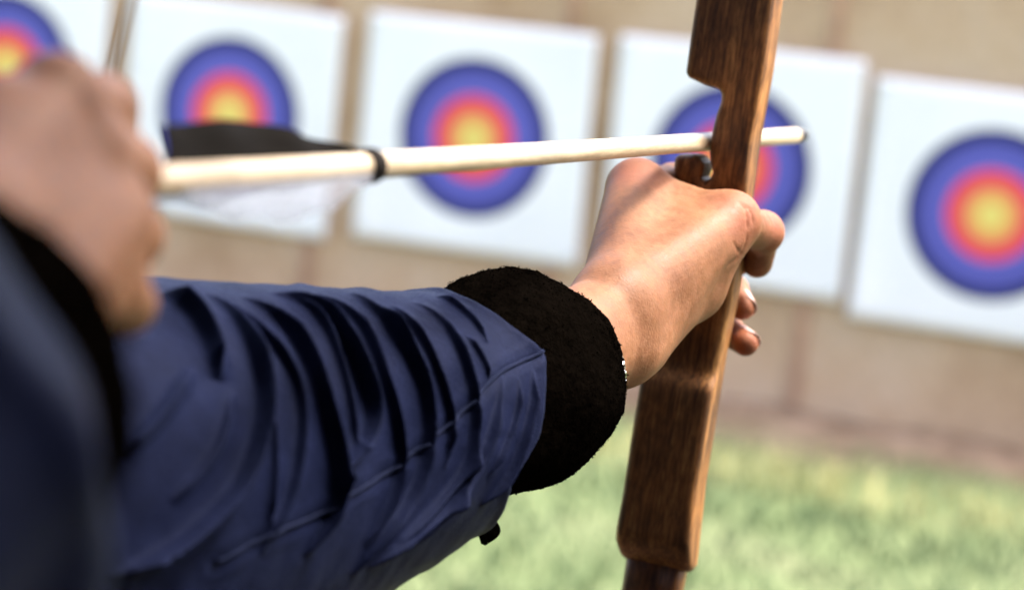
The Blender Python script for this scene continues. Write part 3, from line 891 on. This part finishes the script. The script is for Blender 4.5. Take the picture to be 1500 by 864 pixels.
def make_body():
    fn, J = hand_field()
    ax1 = unit(J['arm'] - J['wr']); cut1 = J['wr'] + ax1 * 0.065
    lo, hi = bounds(J, ('arm', 'armb'), 0.024)
    lo[0] -= 0.055; lo[1] -= 0.03; hi[2] += 0.07
    V1, F1 = field_mesh(closed(fn, cut1, ax1), lo, hi, 0.0009, CAM, CAX)
    fn2, J2 = draw_hand_field()
    wc = (J2['w1'] + J2['w2']) / 2
    ax2 = unit(J2['arm'] - wc); cut2 = wc + ax2 * 0.05
    lo, hi = bounds(J2, ('arm',), 0.03)
    lo[0] -= 0.03; lo[1] -= 0.06; hi[2] += 0.09
    V2, F2 = field_mesh(closed(fn2, cut2, ax2), lo, hi, 0.0018, CAM, CAX)
    # head, neck and trunk under the clothes
    def fn3(p):
        d = ellipsoid(p, HEAD + ZU * 0.035 - LOOK * 0.012, (LSIDE, LOOK, ZU), (0.072, 0.094, 0.085))
        d = smin(d, ellipsoid(p, HEAD - ZU * 0.035 + LOOK * 0.028, (LSIDE, LOOK, ZU), (0.052, 0.062, 0.068)), 0.03)
        d = smin(d, seg(p, HEAD + LOOK * 0.082 + ZU * 0.02, HEAD + LOOK * 0.104 - ZU * 0.016, 0.007, 0.011), 0.012)      # nose
        d = smin(d, seg(p, HEAD + LOOK * 0.078 - ZU * 0.042 - LSIDE * 0.018, HEAD + LOOK * 0.078 - ZU * 0.042 + LSIDE * 0.018, 0.008, 0.008), 0.01)
        for sg in (-1, 1):
            d = smin(d, ellipsoid(p, HEAD + LSIDE * sg * 0.075 - LOOK * 0.008 - ZU * 0.002, (LSIDE, LOOK, ZU), (0.009, 0.018, 0.03)), 0.006)
            d = smin(d, seg(p, HEAD + LOOK * 0.082 + ZU * 0.034 + LSIDE * sg * 0.012, HEAD + LOOK * 0.066 + ZU * 0.034 + LSIDE * sg * 0.05, 0.007, 0.006), 0.012)
            d = smax(d, -ball(p, HEAD + LOOK * 0.096 + ZU * 0.014 + LSIDE * sg * 0.033, 0.018), 0.014)
        d = smax(d, -seg(p, HEAD + LOOK * 0.096 - ZU * 0.041 - LSIDE * 0.02, HEAD + LOOK * 0.096 - ZU * 0.041 + LSIDE * 0.02, 0.006, 0.006), 0.006)
        d = smin(d, seg(p, HEAD - ZU * 0.04 - LOOK * 0.02, MID + ZU * 0.02, 0.05, 0.058), 0.03)
        d = smin(d, seg(p, SH_L, SH_R, 0.05, 0.05), 0.05)
        d = smin(d, seg(p, MID - ZU * 0.05, MID - ZU * 0.45, 0.09, 0.09), 0.05)
        return d
    P3 = np.array([HEAD + ZU * 0.14, SH_L, SH_R, MID - ZU * 0.55, HEAD + LOOK * .13, MID + FRONT * .12, MID - FRONT * .12])
    V3, F3 = field_mesh(fn3, P3.min(0) - 0.07, P3.max(0) + 0.07, 0.0048)
    V = np.concatenate([V1, V2, V3])
    F2 = F2 + len(V1); F3 = F3 + len(V1) + len(V2)
    def near(F, p):
        return int(np.argmin(np.linalg.norm(V[F].mean(1) - p, axis=1)))
    a1, a2 = near(F1, cut1), near(F2, cut2)
    b1, b2 = near(F3, SH_L + (ELB_L - SH_L) * 0.2), near(F3, SH_R + (ELB_R - SH_R) * 0.2)
    n1, t1 = tube_between(V, F1[a1], F3[b1], [cut1 + ax1 * 0.01, ELB_L, ELB_L * .3 + SH_L * .7], [0.02, 0.034, 0.034])
    n2, t2 = tube_between(np.concatenate([V, n1]), F2[a2], F3[b2], [cut2 + ax2 * 0.01, ELB_R, ELB_R * .3 + SH_R * .7], [0.02, 0.034, 0.034])
    V = np.concatenate([V, n1, n2])
    F = np.delete(F1, a1, 0).tolist() + np.delete(F2, a2, 0).tolist() + np.delete(F3, [b1, b2], 0).tolist() + t1 + t2
    body = mesh_obj('body', V, F, SKIN, archer)
    NAIL = simple('finger_nail', (0.55, 0.33, 0.27), 0.3, 0.5, var=0.06)
    for a, b, out in (('m3', 'm4', (0.80, 0.35, -0.15)), ('r3', 'r4', (0.72, 0.55, -0.05))):
        ax = unit(J[b] - J[a])
        o = RT * out[0] + UP * out[1] - FW * out[2]
        o = unit(o - ax * (o @ ax)); s = np.cross(ax, o)
        V, F = [], []
        nu, nv = 9, 9
        for i in range(nu):
            for j in range(nv):
                u, v = i / (nu - 1) * 2 - 1, j / (nv - 1)
                th = u * 0.95
                L = -0.0065 + v * (0.0105 - 0.002 * u * u)
                r = 0.0068
                V.append(J[b] + ax * L + r * (math.cos(th) * o + math.sin(th) * s) * (1.0 if L < 0.0 else 1 - 8 * L))
        for i in range(nu - 1):
            for j in range(nv - 1):
                F.append((i * nv + j, i * nv + j + 1, (i + 1) * nv + j + 1, (i + 1) * nv + j))
        n = mesh_obj('nail', np.array(V), F, NAIL, body)
        md = n.modifiers.new('thickness', 'SOLIDIFY'); md.thickness = 0.0005; md.offset = 1
make_body()

# ------------------------------------------------------------------ clothes
def fleece_cuff(name, P, R, par, fuzz_n, seed, hair=0.003):
    """a soft tube whose open end rolls inwards; P runs towards the hand"""
    r = np.random.default_rng(seed)
    P = catmull(np.array(P), 60); R = np.interp(np.linspace(0, 1, 60), np.linspace(0, 1, len(R)), R)
    T, N, B = frames(P)
    rows, k = [], 220
    a = np.linspace(0, 2 * math.pi, k, endpoint=False)
    prof = [(P[i], R[i], N[i], B[i]) for i in range(60)]
    tr = 0.007
    for q in np.linspace(0.2, math.pi, 9):                       # the rolled rim
        prof.append((P[-1] + T[-1] * tr * math.sin(q), R[-1] - tr * (1 - math.cos(q)), N[-1], B[-1]))
    for i in range(58, 20, -3):
        prof.append((P[i], R[i] - 2 * tr, N[i], B[i]))
    n = len(prof)
    C = np.array([q[0] for q in prof]); RR = np.array([q[1] for q in prof]); NN = np.array([q[2] for q in prof]); BB = np.array([q[3] for q in prof])
    dirv = np.cos(a)[None, :, None] * NN[:, None] + np.sin(a)[None, :, None] * BB[:, None]
    i = np.arange(n)[:, None]
    lump = 0.0012 * np.sin(a * 3 + i * 0.07) + 0.0006 * np.sin(a * 7 - i * 0.11 + 2) + 0.0002 * np.sin(a * 23 + i * 0.4) + r.normal(0, 0.00015, (n, k))
    V = C[:, None] + (RR[:, None] + lump)[..., None] * dirv
    F = [(x * k + y, (x + 1) * k + y, (x + 1) * k + (y + 1) % k, x * k + (y + 1) % k) for x in range(n - 1) for y in range(k)]
    o = mesh_obj(name, V.reshape(-1, 3), F, FLEECE, par)
    # curly fibres standing off the pile
    Vs, Fs = [], []
    for f in range(fuzz_n):
        ii = int(r.integers(8, 72)) if r.random() < 0.75 else int(r.integers(56, 68)); ii = min(ii, n - 2); jj = int(r.integers(0, k))
        p = V[ii, jj]; nrm = dirv[ii, jj]
        if ii >= 60: nrm = unit(nrm * 0.5 + T[-1])
        tng = unit(np.cross(nrm, r.normal(size=3)))
        L = hair * r.uniform(0.5, 1.6); curl = r.uniform(0.5, 2.6)
        if 56 <= ii < 68 and f % 9 == 0: L, curl = hair * r.uniform(1.2, 3.0), r.uniform(1.8, 3.8)
        pts = []
        for q in np.linspace(0, 1, 5):
            th = curl * q
            pts.append(p - nrm * 0.0006 + L * (nrm * math.sin(th) / max(curl, .5) + tng * (1 - math.cos(th)) / max(curl, .5)))
        v, ff = tube_vf(np.array(pts), [0.00022] * 4 + [0.0001], 3, False)
        b0 = len(Vs) * 15
        Vs.append(v); Fs += [tuple(b0 + z for z in q) for q in ff]
    fz = mesh_obj('fleece_pile', np.concatenate(Vs), Fs, FLEECE)
    fz['kind'] = 'stuff'
    return o, fz

JACKET_FIELD = lambda p: jacket_sd(p)
def jacket_sd(p):
    d = ellipsoid(p, MID - ZU * 0.16, (ACR, FRONT, ZU), (0.185, 0.125, 0.24))
    d = smin(d, ellipsoid(p, MID - ZU * 0.42, (ACR, FRONT, ZU), (0.165, 0.125, 0.22)), 0.08)
    d = smin(d, seg(p, SH_L, SH_R, 0.072, 0.072), 0.06)
    d = smin(d, seg(p, MID + ZU * 0.0, MID + ZU * 0.075, 0.095, 0.07), 0.03)
    d = smax(d, -seg(p, MID + ZU * 0.07, MID + ZU * 0.2, 0.058, 0.075), 0.008)
    d = np.maximum(d, (MID[2] - 0.58) - p[:, 2])
    f = 0.0022 * np.sin(p[:, 2] * 70 + 3 * np.sin(p[:, 0] * 14)) * np.sin(p[:, 1] * 19 + p[:, 2] * 9)
    return d + f

FOLDS = [  # where the creases of the sleeve run, height in mm, crest width in mm
    ([(239, 414), (273, 436), (301, 470), (320, 509), (326, 545)], 6.0, 5.0),
    ([(290, 526), (262, 576), (222, 629), (190, 662)], 3.4, 4.0),
    ([(312, 416), (340, 439), (368, 486), (385, 531), (393, 570), (388, 621), (374, 677), (346, 727), (301, 772), (245, 817), (170, 850)], 6.5, 3.4),
    ([(396, 575), (407, 621), (412, 677), (404, 772)], 2.2, 2.6),
    ([(348, 428), (385, 470), (418, 509), (441, 548), (449, 587), (448, 643), (441, 694), (425, 750), (392, 815)], 3.2, 2.6),
    ([(360, 420), (396, 442), (430, 475), (458, 520), (474, 565), (488, 615), (500, 654), (503, 705), (490, 762), (458, 822)], 5.2, 3.0),
    ([(402, 414), (446, 430), (480, 458), (514, 503), (536, 548), (550, 593), (547, 632), (525, 666), (502, 688), (498, 722)], 6.0, 3.2),
    ([(457, 414), (503, 436), (538, 471), (556, 512), (579, 582), (592, 634), (594, 690), (578, 745), (545, 805)], 3.6, 3.0),
    ([(515, 414), (550, 442), (585, 482), (614, 529), (631, 576), (633, 634), (626, 686), (602, 739), (567, 786), (526, 855)], 4.6, 3.0),
    ([(606, 426), (631, 438), (661, 471), (684, 517), (699, 570), (703, 622), (690, 686), (664, 738), (622, 786), (570, 835)], 3.6, 2.6),
    ([(745, 541), (742, 576), (728, 634), (701, 692), (661, 739), (608, 786), (550, 844)], 4.0, 2.8),
    ([(789, 535), (792, 576), (777, 634), (754, 698), (715, 750)], 3.4, 2.2),
    ([(640, 418), (672, 436), (700, 462), (722, 492)], 2.0, 2.2),
    ([(560, 450), (600, 500), (640, 540)], 1.4, 3.0),
    ([(430, 424), (470, 452), (497, 500), (515, 560), (526, 620), (530, 670)], 2.6, 2.2),
    ([(575, 430), (612, 470), (640, 520), (662, 580), (672, 640), (660, 690)], 2.8, 2.2),
    ([(690, 480), (716, 520), (726, 548)], 1.8, 2.0),
    ([(716, 600), (706, 648), (680, 700), (640, 748), (590, 800)], 2.6, 2.0),
    ([(770, 545), (770, 590), (752, 650), (726, 704)], 2.2, 1.8),
    ([(350, 560), (340, 620), (310, 680), (262, 735)], 2.0, 3.0),
]
SEAMPX = [(806, 510), (775, 522), (742, 541), (701, 587), (666, 622), (631, 651), (573, 698), (515, 733), (457, 768), (400, 790), (330, 830)]
HEMPX = [(640, 409), (668, 418), (713, 440), (748, 464), (783, 492), (804, 511), (806, 545), (807, 590), (800, 636), (778, 682), (757, 715)]

def bow_sleeve(par):
    ctrl = [(-330, 905, .765, .098), (-60, 800, .82, .096), (140, 742, .855, .0875), (300, 700, .888, .0785), (430, 664, .918, .0695), (560, 630, .948, .0605), (650, 601, .972, .0533), (720, 575, .993, .0475), (790, 540, 1.028, .0447)]
    Pc = [SH_L] + [at(*c[:3]) for c in ctrl]; Rc = [0.085] + [c[3] for c in ctrl]
    nu, nv = 900, 600
    Pc = np.array(Pc)
    L = np.concatenate([[0], np.cumsum(np.linalg.norm(np.diff(Pc, axis=0), axis=1))])
    C = catmull(Pc, nu); tt = np.linspace(0, L[-1], nu)
    R = np.interp(tt, L, Rc)
    for _ in range(30): R[1:-1] = (R[:-2] + 2 * R[1:-1] + R[2:]) / 4
    T, N, B = frames(C)
    tocam = unit(CAM - C[int(nu * .75)])
    v0 = math.atan2(tocam @ B[int(nu * .75)], tocam @ N[int(nu * .75)])
    vv = np.linspace(v0 - math.pi, v0 + math.pi, nv, endpoint=False)
    dirv = np.cos(vv)[None, :, None] * N[:, None] + np.sin(vv)[None, :, None] * B[:, None]
    base = C[:, None] + R[:, None, None] * dirv
    facing = np.einsum('ijk,ijk->ij', CAM - base, dirv) > 0
    px, py, _ = project(base.reshape(-1, 3)); px = px.reshape(nu, nv); py = py.reshape(nu, nv)
    px = np.where(facing, px, 1e6)
    def to_uv(pts):
        out = []
        for x, y in pts:
            k = np.argmin((px - x) ** 2 + (py - y) ** 2)
            i, j = divmod(int(k), nv)
            out.append((tt[i], vv[j]))
        return np.array(out)
    # the hem: how far the cloth reaches, by angle
    hem = to_uv(HEMPX); order = np.argsort(hem[:, 1]); hem = hem[order]
    ve = np.concatenate([[v0 - math.pi], hem[:, 1], [v0 + math.pi]]); he = np.concatenate([[hem[:, 0].mean() + .004], hem[:, 0], [hem[:, 0].mean() + .004]])
    uh = np.interp(vv, ve, he)
    for _ in range(4): uh = (np.roll(uh, 1) + 2 * uh + np.roll(uh, -1)) / 4
    # grid that ends exactly at the hem
    s = np.linspace(0, 1, nu)
    s = np.where(s < 0.2, s * 2.4, 0.48 + (s - 0.2) * (0.52 / 0.8))
    U = s[:, None] * uh[None, :]
    fi = np.clip(U / L[-1] * (nu - 1), 0, nu - 1.001); i0 = fi.astype(int); fr = (fi - i0)[..., None]
    Cg = C[i0] * (1 - fr) + C[i0 + 1] * fr
    Ng = N[i0] * (1 - fr) + N[i0 + 1] * fr; Bg = B[i0] * (1 - fr) + B[i0 + 1] * fr
    Rg = R[i0] * (1 - fr[..., 0]) + R[i0 + 1] * fr[..., 0]
    Dg = np.cos(vv)[None, :, None] * Ng + np.sin(vv)[None, :, None] * Bg
    VV = np.broadcast_to(vv[None], U.shape)
    disp = np.full(U.shape, -0.0044)
    def polyd(uv, closed_v=False):
        dm = np.full(U.shape, 1e9); pm = np.zeros(U.shape); tot = 0
        lens = [np.hypot(b[0] - a[0], (b[1] - a[1]) * .06) for a, b in zip(uv[:-1], uv[1:])]
        S = sum(lens); acc = 0
        for (a, b), ln in zip(zip(uv[:-1], uv[1:]), lens):
            ex, ey = b[0] - a[0], (b[1] - a[1])
            wx = U - a[0]; wy = (VV - a[1]) * Rg; eyr = ey * Rg
            t = np.clip((wx * ex + wy * eyr) / (ex * ex + eyr * eyr + 1e-12), 0, 1)
            d = np.hypot(wx - t * ex, wy - t * eyr)
            m = d < dm
            dm = np.where(m, d, dm); pm = np.where(m, (acc + t * ln) / S, pm)
            acc += ln
        return dm, pm
    wob = 0.0008 * np.sin(U * 210 + VV * 3) + 0.0006 * np.sin(U * 90 - VV * 9)
    for pts, h, w in FOLDS:
        dense = catmull(np.array(pts, float), len(pts) * 3)
        uv = to_uv(dense)
        for _ in range(5):
            uv[1:-1] = (uv[:-2] + 2 * uv[1:-1] + uv[2:]) / 4
        d, pm = polyd(uv)
        ontop = pts[0][1] < 425 and pts[0][1] > 100
        fade = np.clip((1 - pm) / 0.18, 0, 1) ** 0.8 * (np.clip(0.06 + pm / 0.25, 0, 1) if ontop else np.clip(pm / 0.25, 0.0, 1))
        w_ = w * MM
        disp += 1.7 * h * MM * fade * (0.85 * np.exp(-np.abs(d / (w_ * 0.42)) ** 1.5) + 0.15 * np.exp(-(d / (w_ * 1.6)) ** 2))
    # folds on the sides turned away and up at the elbow
    away = np.clip((np.abs(VV - v0) - 1.15) / 0.6, 0, 1)
    ph = U * 120 + 2.2 * np.sin(VV * 2 + U * 25) + 1.4 * np.sin(VV * 4 - U * 37) + 0.9 * np.sin(U * 61)
    disp += away * 0.0026 * (np.exp(2.2 * (np.sin(ph) - 1)) - 0.2)
    disp += 0.0002 * np.sin(U * 330 + 2 * np.sin(VV * 7)) * np.sin(VV * 13 + U * 60)
    # the seam draws the cloth in along a line
    suv = to_uv(catmull(np.array(SEAMPX, float), 90))
    for _ in range(3): suv[1:-1] = (suv[:-2] + 2 * suv[1:-1] + suv[2:]) / 4
    d, pm = polyd(suv)
    disp += -0.0007 * np.exp(-(d / 0.0013) ** 2) + 0.0003 * np.exp(-((d - 0.0048) / 0.002) ** 2)
    disp += 0.0012 * np.exp(-((uh[None, :] - U) / 0.004) ** 2)
    disp += rng.normal(0, 0.00004, U.shape)
    G = Cg + (Rg + disp)[..., None] * Dg
    # turned-in edge
    Tg = T[np.clip(i0[-1] + 1, 0, nu - 1)]
    edge = [G[-1] + Tg * 0.0010 - Dg[-1] * 0.0006, G[-1] + Tg * 0.0011 - Dg[-1] * 0.0022, G[-1] - Dg[-1] * 0.0034, G[-1] - Tg * 0.012 - Dg[-1] * 0.0042]
    G2 = np.concatenate([G, np.array(edge)])
    n = len(G2)
    i, j = np.meshgrid(np.arange(n - 1), np.arange(nv), indexing='ij'); j2 = (j + 1) % nv
    F = np.stack([i * nv + j, (i + 1) * nv + j, (i + 1) * nv + j2, i * nv + j2], -1).reshape(-1, 4)
    o = mesh_obj('sleeve', G2.reshape(-1, 3), F, DENIM, par)
    o['label'] = 'creased navy sleeve of the bow arm'
    # seam tape: a narrow raised cord of thread lying in the groove
    sp = []
    for u, v in suv:
        jj = (v - vv[0]) / (2 * math.pi) * nv
        j0 = int(jj) % nv
        ii = int(np.argmin(np.abs(U[:, j0] - u)))
        sp.append(G[ii, j0] + Dg[ii, j0] * 0.0008)
    sp = np.array(sp)
    for _ in range(1): sp[1:-1] = (sp[:-2] + 2 * sp[1:-1] + sp[2:]) / 4
    V, F = tube_vf(catmull(sp, 160), 0.0008, 6)
    mesh_obj('seam', V, F, SEAM, par)
    return o

def make_clothes():
    V, F = field_mesh(jacket_sd, np.minimum(SH_L, SH_R).min() * 0 + np.array([min(SH_L[0], SH_R[0]) - .28, min(SH_L[1], SH_R[1]) - .28, MID[2] - .62]),
                      np.array([max(SH_L[0], SH_R[0]) + .28, max(SH_L[1], SH_R[1]) + .28, MID[2] + .17]), 0.0065)
    jk = mesh_obj('jacket', V, F, DENIM, archer)
    bow_sleeve(jk)
    # fleece cuff of the bow arm
    o, fz = fleece_cuff('cuff', A([(640, 606, .962), (700, 583, .984), (735, 567, 0.999), (761, 551, 1.015)]), [0.036, 0.0400, 0.0460, 0.0470], jk, 8000, 3, 0.0010)
    parent(fz, jk)
    # strap end hanging under the sleeve
    b = at(700, 768, 0.945)
    pts = [at(694, 748, .975), at(710, 766, .974), at(718, 784, .973), at(713, 797, .972)]
    Vs, Fs = [], []
    m = 9
    for i, p in enumerate(catmull(np.array(pts), 12)):
        k = i / 11
        wd = 0.0048 * math.sqrt(max(0.0, 1 - max(0, (k - .6) / .4) ** 2)) + 0.0002
        a = unit(RT * 0.85 - UP * -0.2 + FW * 0.45)
        t = unit(np.cross(a, pts[-1] - pts[0]))
        for cw, ct in ((-1, -.4), (-.8, -1), (.8, -1), (1, -.4), (1, .4), (.8, 1), (-.8, 1), (-1, .4)):
            Vs.append(p + a * wd * cw + t * 0.0016 * ct)
    Fs = [(i * 8 + j, i * 8 + (j + 1) % 8, (i + 1) * 8 + (j + 1) % 8, (i + 1) * 8 + j) for i in range(11) for j in range(8)] + [tuple(range(8)), tuple(88 + j for j in range(8))]
    recalc(mesh_obj('strap_end', np.array(Vs), Fs, FLEECE, jk))
    # drawing arm: cuff and sleeve
    wr = at(-140, 590, 0.475)
    d2 = unit(ELB_R - wr)
    o, fz = fleece_cuff('cuff', np.array([wr + d2 * 0.085, wr + d2 * 0.05, wr + d2 * 0.01, wr - d2 * 0.012]), [0.046, 0.046, 0.046, 0.044], jk, 1500, 5, 0.003)
    parent(fz, jk)
    C = catmull(np.array([wr + d2 * 0.014, wr + d2 * 0.06, wr + d2 * 0.13, ELB_R * .92 + wr * .08, ELB_R * .85 + SH_R * .15, ELB_R * .4 + SH_R * .6, SH_R]), 240)
    T, N, B = frames(C)
    R = np.interp(np.linspace(0, 1, 240), [0, .03, .12, .3, .45, .7, 1], [.056, .0605, .064, .068, .072, .076, .08])
    k = 160; a = np.linspace(0, 2 * math.pi, k, endpoint=False); i = np.arange(240)[:, None]
    ph = i * 0.21 + 1.3 * np.sin(a * 2 + i * .03) + .7 * np.sin(a * 3 - i * .05)
    disp = 0.0045 * (np.exp(1.8 * (np.sin(ph) - 1)) - .25) + 0.0012 * np.sin(a * 9 + i * .12)
    V = C[:, None] + (R[:, None] + disp)[..., None] * (np.cos(a)[None, :, None] * N[:, None] + np.sin(a)[None, :, None] * B[:, None])
    V = np.concatenate([(V[0] * .9 + C[0] * .1)[None], V])
    F = [(x * k + y, (x + 1) * k + y, (x + 1) * k + (y + 1) % k, x * k + (y + 1) % k) for x in range(240) for y in range(k)]
    s2 = recalc(mesh_obj('sleeve', V.reshape(-1, 3), F, DENIM, jk))
    s2['label'] = 'blurred navy sleeve of the drawing arm'
    # hair, trousers, shoes
    HAIR = simple('dark_hair', (0.025, 0.015, 0.010), 0.5, 0.4, var=0.4, sc_=200)
    def hair(p):
        d = ellipsoid(p, HEAD + ZU * 0.045 - LOOK * 0.022, (LSIDE, LOOK, ZU), (0.083, 0.100, 0.093))
        d = smin(d, seg(p, HEAD - LOOK * 0.075 + ZU * .02, HEAD - LOOK * 0.085 - ZU * 0.13, 0.05, 0.035), 0.03)
        d = d + 0.002 * np.sin(p[:, 0] * 160 + 4 * np.sin(p[:, 2] * 30)) * np.sin(p[:, 1] * 140)
        face = ellipsoid(p, HEAD + LOOK * 0.085 - ZU * 0.035, (LSIDE, LOOK, ZU), (0.085, 0.075, 0.105))
        return smax(d, -face, 0.01)
    V, F = field_mesh(hair, HEAD - 0.2, HEAD + 0.17, 0.005)
    mesh_obj('hair', V, F, HAIR, archer)
    EYE = simple('eye', (0.05, 0.03, 0.02), 0.15, 0.5)
    for sg in (-1, 1):
        V, F = field_mesh(lambda p: ellipsoid(p, HEAD + LOOK * 0.074 + ZU * 0.014 + LSIDE * sg * 0.033, (LSIDE, LOOK, ZU), (0.013, 0.008, 0.008)), HEAD + LOOK * 0.074 + ZU * 0.014 + LSIDE * sg * 0.033 - .018, HEAD + LOOK * 0.074 + ZU * 0.014 + LSIDE * sg * 0.033 + .018, 0.002)
        mesh_obj('eye', V, F, EYE, archer)
    TRO = make_cloth('dark_trousers', (0.015, 0.016, 0.02), (0.03, 0.03, 0.036), 0.1)
    hip = MID - ZU * 0.52
    feet = [np.array([*(hip + ACR * sg * 0.16)[:2], 0.0]) for sg in (-1, 1)]
    def tro(p):
        d = ellipsoid(p, hip, (ACR, FRONT, ZU), (0.155, 0.12, 0.13))
        for sg, ft in zip((-1, 1), feet):
            kn = (hip + ACR * sg * 0.12) * .5 + (ft + ZU * .05) * .5 + FRONT * 0.015
            d = smin(d, seg(p, hip + ACR * sg * 0.075, kn, 0.085, 0.062), 0.03)
            d = smin(d, seg(p, kn, ft + ZU * 0.07, 0.062, 0.052), 0.02)
        return d + 0.002 * np.sin(p[:, 2] * 60 + 4 * np.sin(p[:, 0] * 11))
    V, F = field_mesh(tro, np.array([*(hip[:2] - .32), 0.0]), np.array([*(hip[:2] + .32), hip[2] + .16]), 0.0085)
    mesh_obj('trousers', V, F, TRO, archer)
    SHO = simple('black_shoe', (0.02, 0.018, 0.016), 0.5, 0.4)
    for ft in feet:
        def shoe(p):
            d = smin(seg(p, ft + ZU * 0.045 - FRONT * 0.02, ft + ZU * 0.035 + FRONT * 0.16, 0.045, 0.036), seg(p, ft + ZU * .05, ft + ZU * 0.1, 0.045, 0.045), 0.02)
            return np.maximum(d, -0.012 - p[:, 2])
        V, F = field_mesh(shoe, ft - np.array([.25, .25, .03]), ft + np.array([.25, .25, .17]), 0.007)
        mesh_obj('shoe', V, F, SHO, archer)
make_clothes()

# ------------------------------------------------------------------ the bracelet on the bow wrist
def make_bracelet():
    SIL = simple('polished_silver', (0.72, 0.72, 0.70), 0.18, 0.5, 1.0, var=0.05)
    mid = (at(902, 447, 1.048) + at(908, 506, 1.05)) / 2
    fa = unit(mid - at(765, 554, 0.9875))
    c = mid - fa * 0.0400 - UP * 0.0025; ax = unit(fa + 0.34 * UP)
    br = empty('bracelet', c, 'silver link bracelet peeking out of the black cuff of the bow hand', 'bracelet')
    n1 = unit(np.cross(ax, UP)); n2 = np.cross(ax, n1)
    ring = [c + (n1 * math.cos(t) * 0.0238 + n2 * math.sin(t) * 0.0285) for t in np.linspace(0, 2 * math.pi, 40, endpoint=False)]
    me = None
    for i, p in enumerate(ring):
        t = unit(ring[(i + 1) % 40] - ring[i - 1]); out = unit(p - c)
        s = np.cross(t, out)
        V = []
        for ct, co, cs in [(x, y, z) for x in (-1, 1) for y in (-1, 1) for z in (-1, 1)]:
            V.append(p + t * ct * 0.0020 + out * co * 0.0012 + s * cs * 0.0030)
        F = [(0, 1, 3, 2), (4, 6, 7, 5), (0, 4, 5, 1), (2, 3, 7, 6), (0, 2, 6, 4), (1, 5, 7, 3)]
        o = recalc(mesh_obj('link', np.array(V), F, SIL, br, smooth=False))
        bm = bmesh.new(); bm.from_mesh(o.data)
        bmesh.ops.bevel(bm, geom=bm.edges[:], offset=0.0006, segments=1, affect='EDGES'); bm.to_mesh(o.data); bm.free()
make_bracelet()
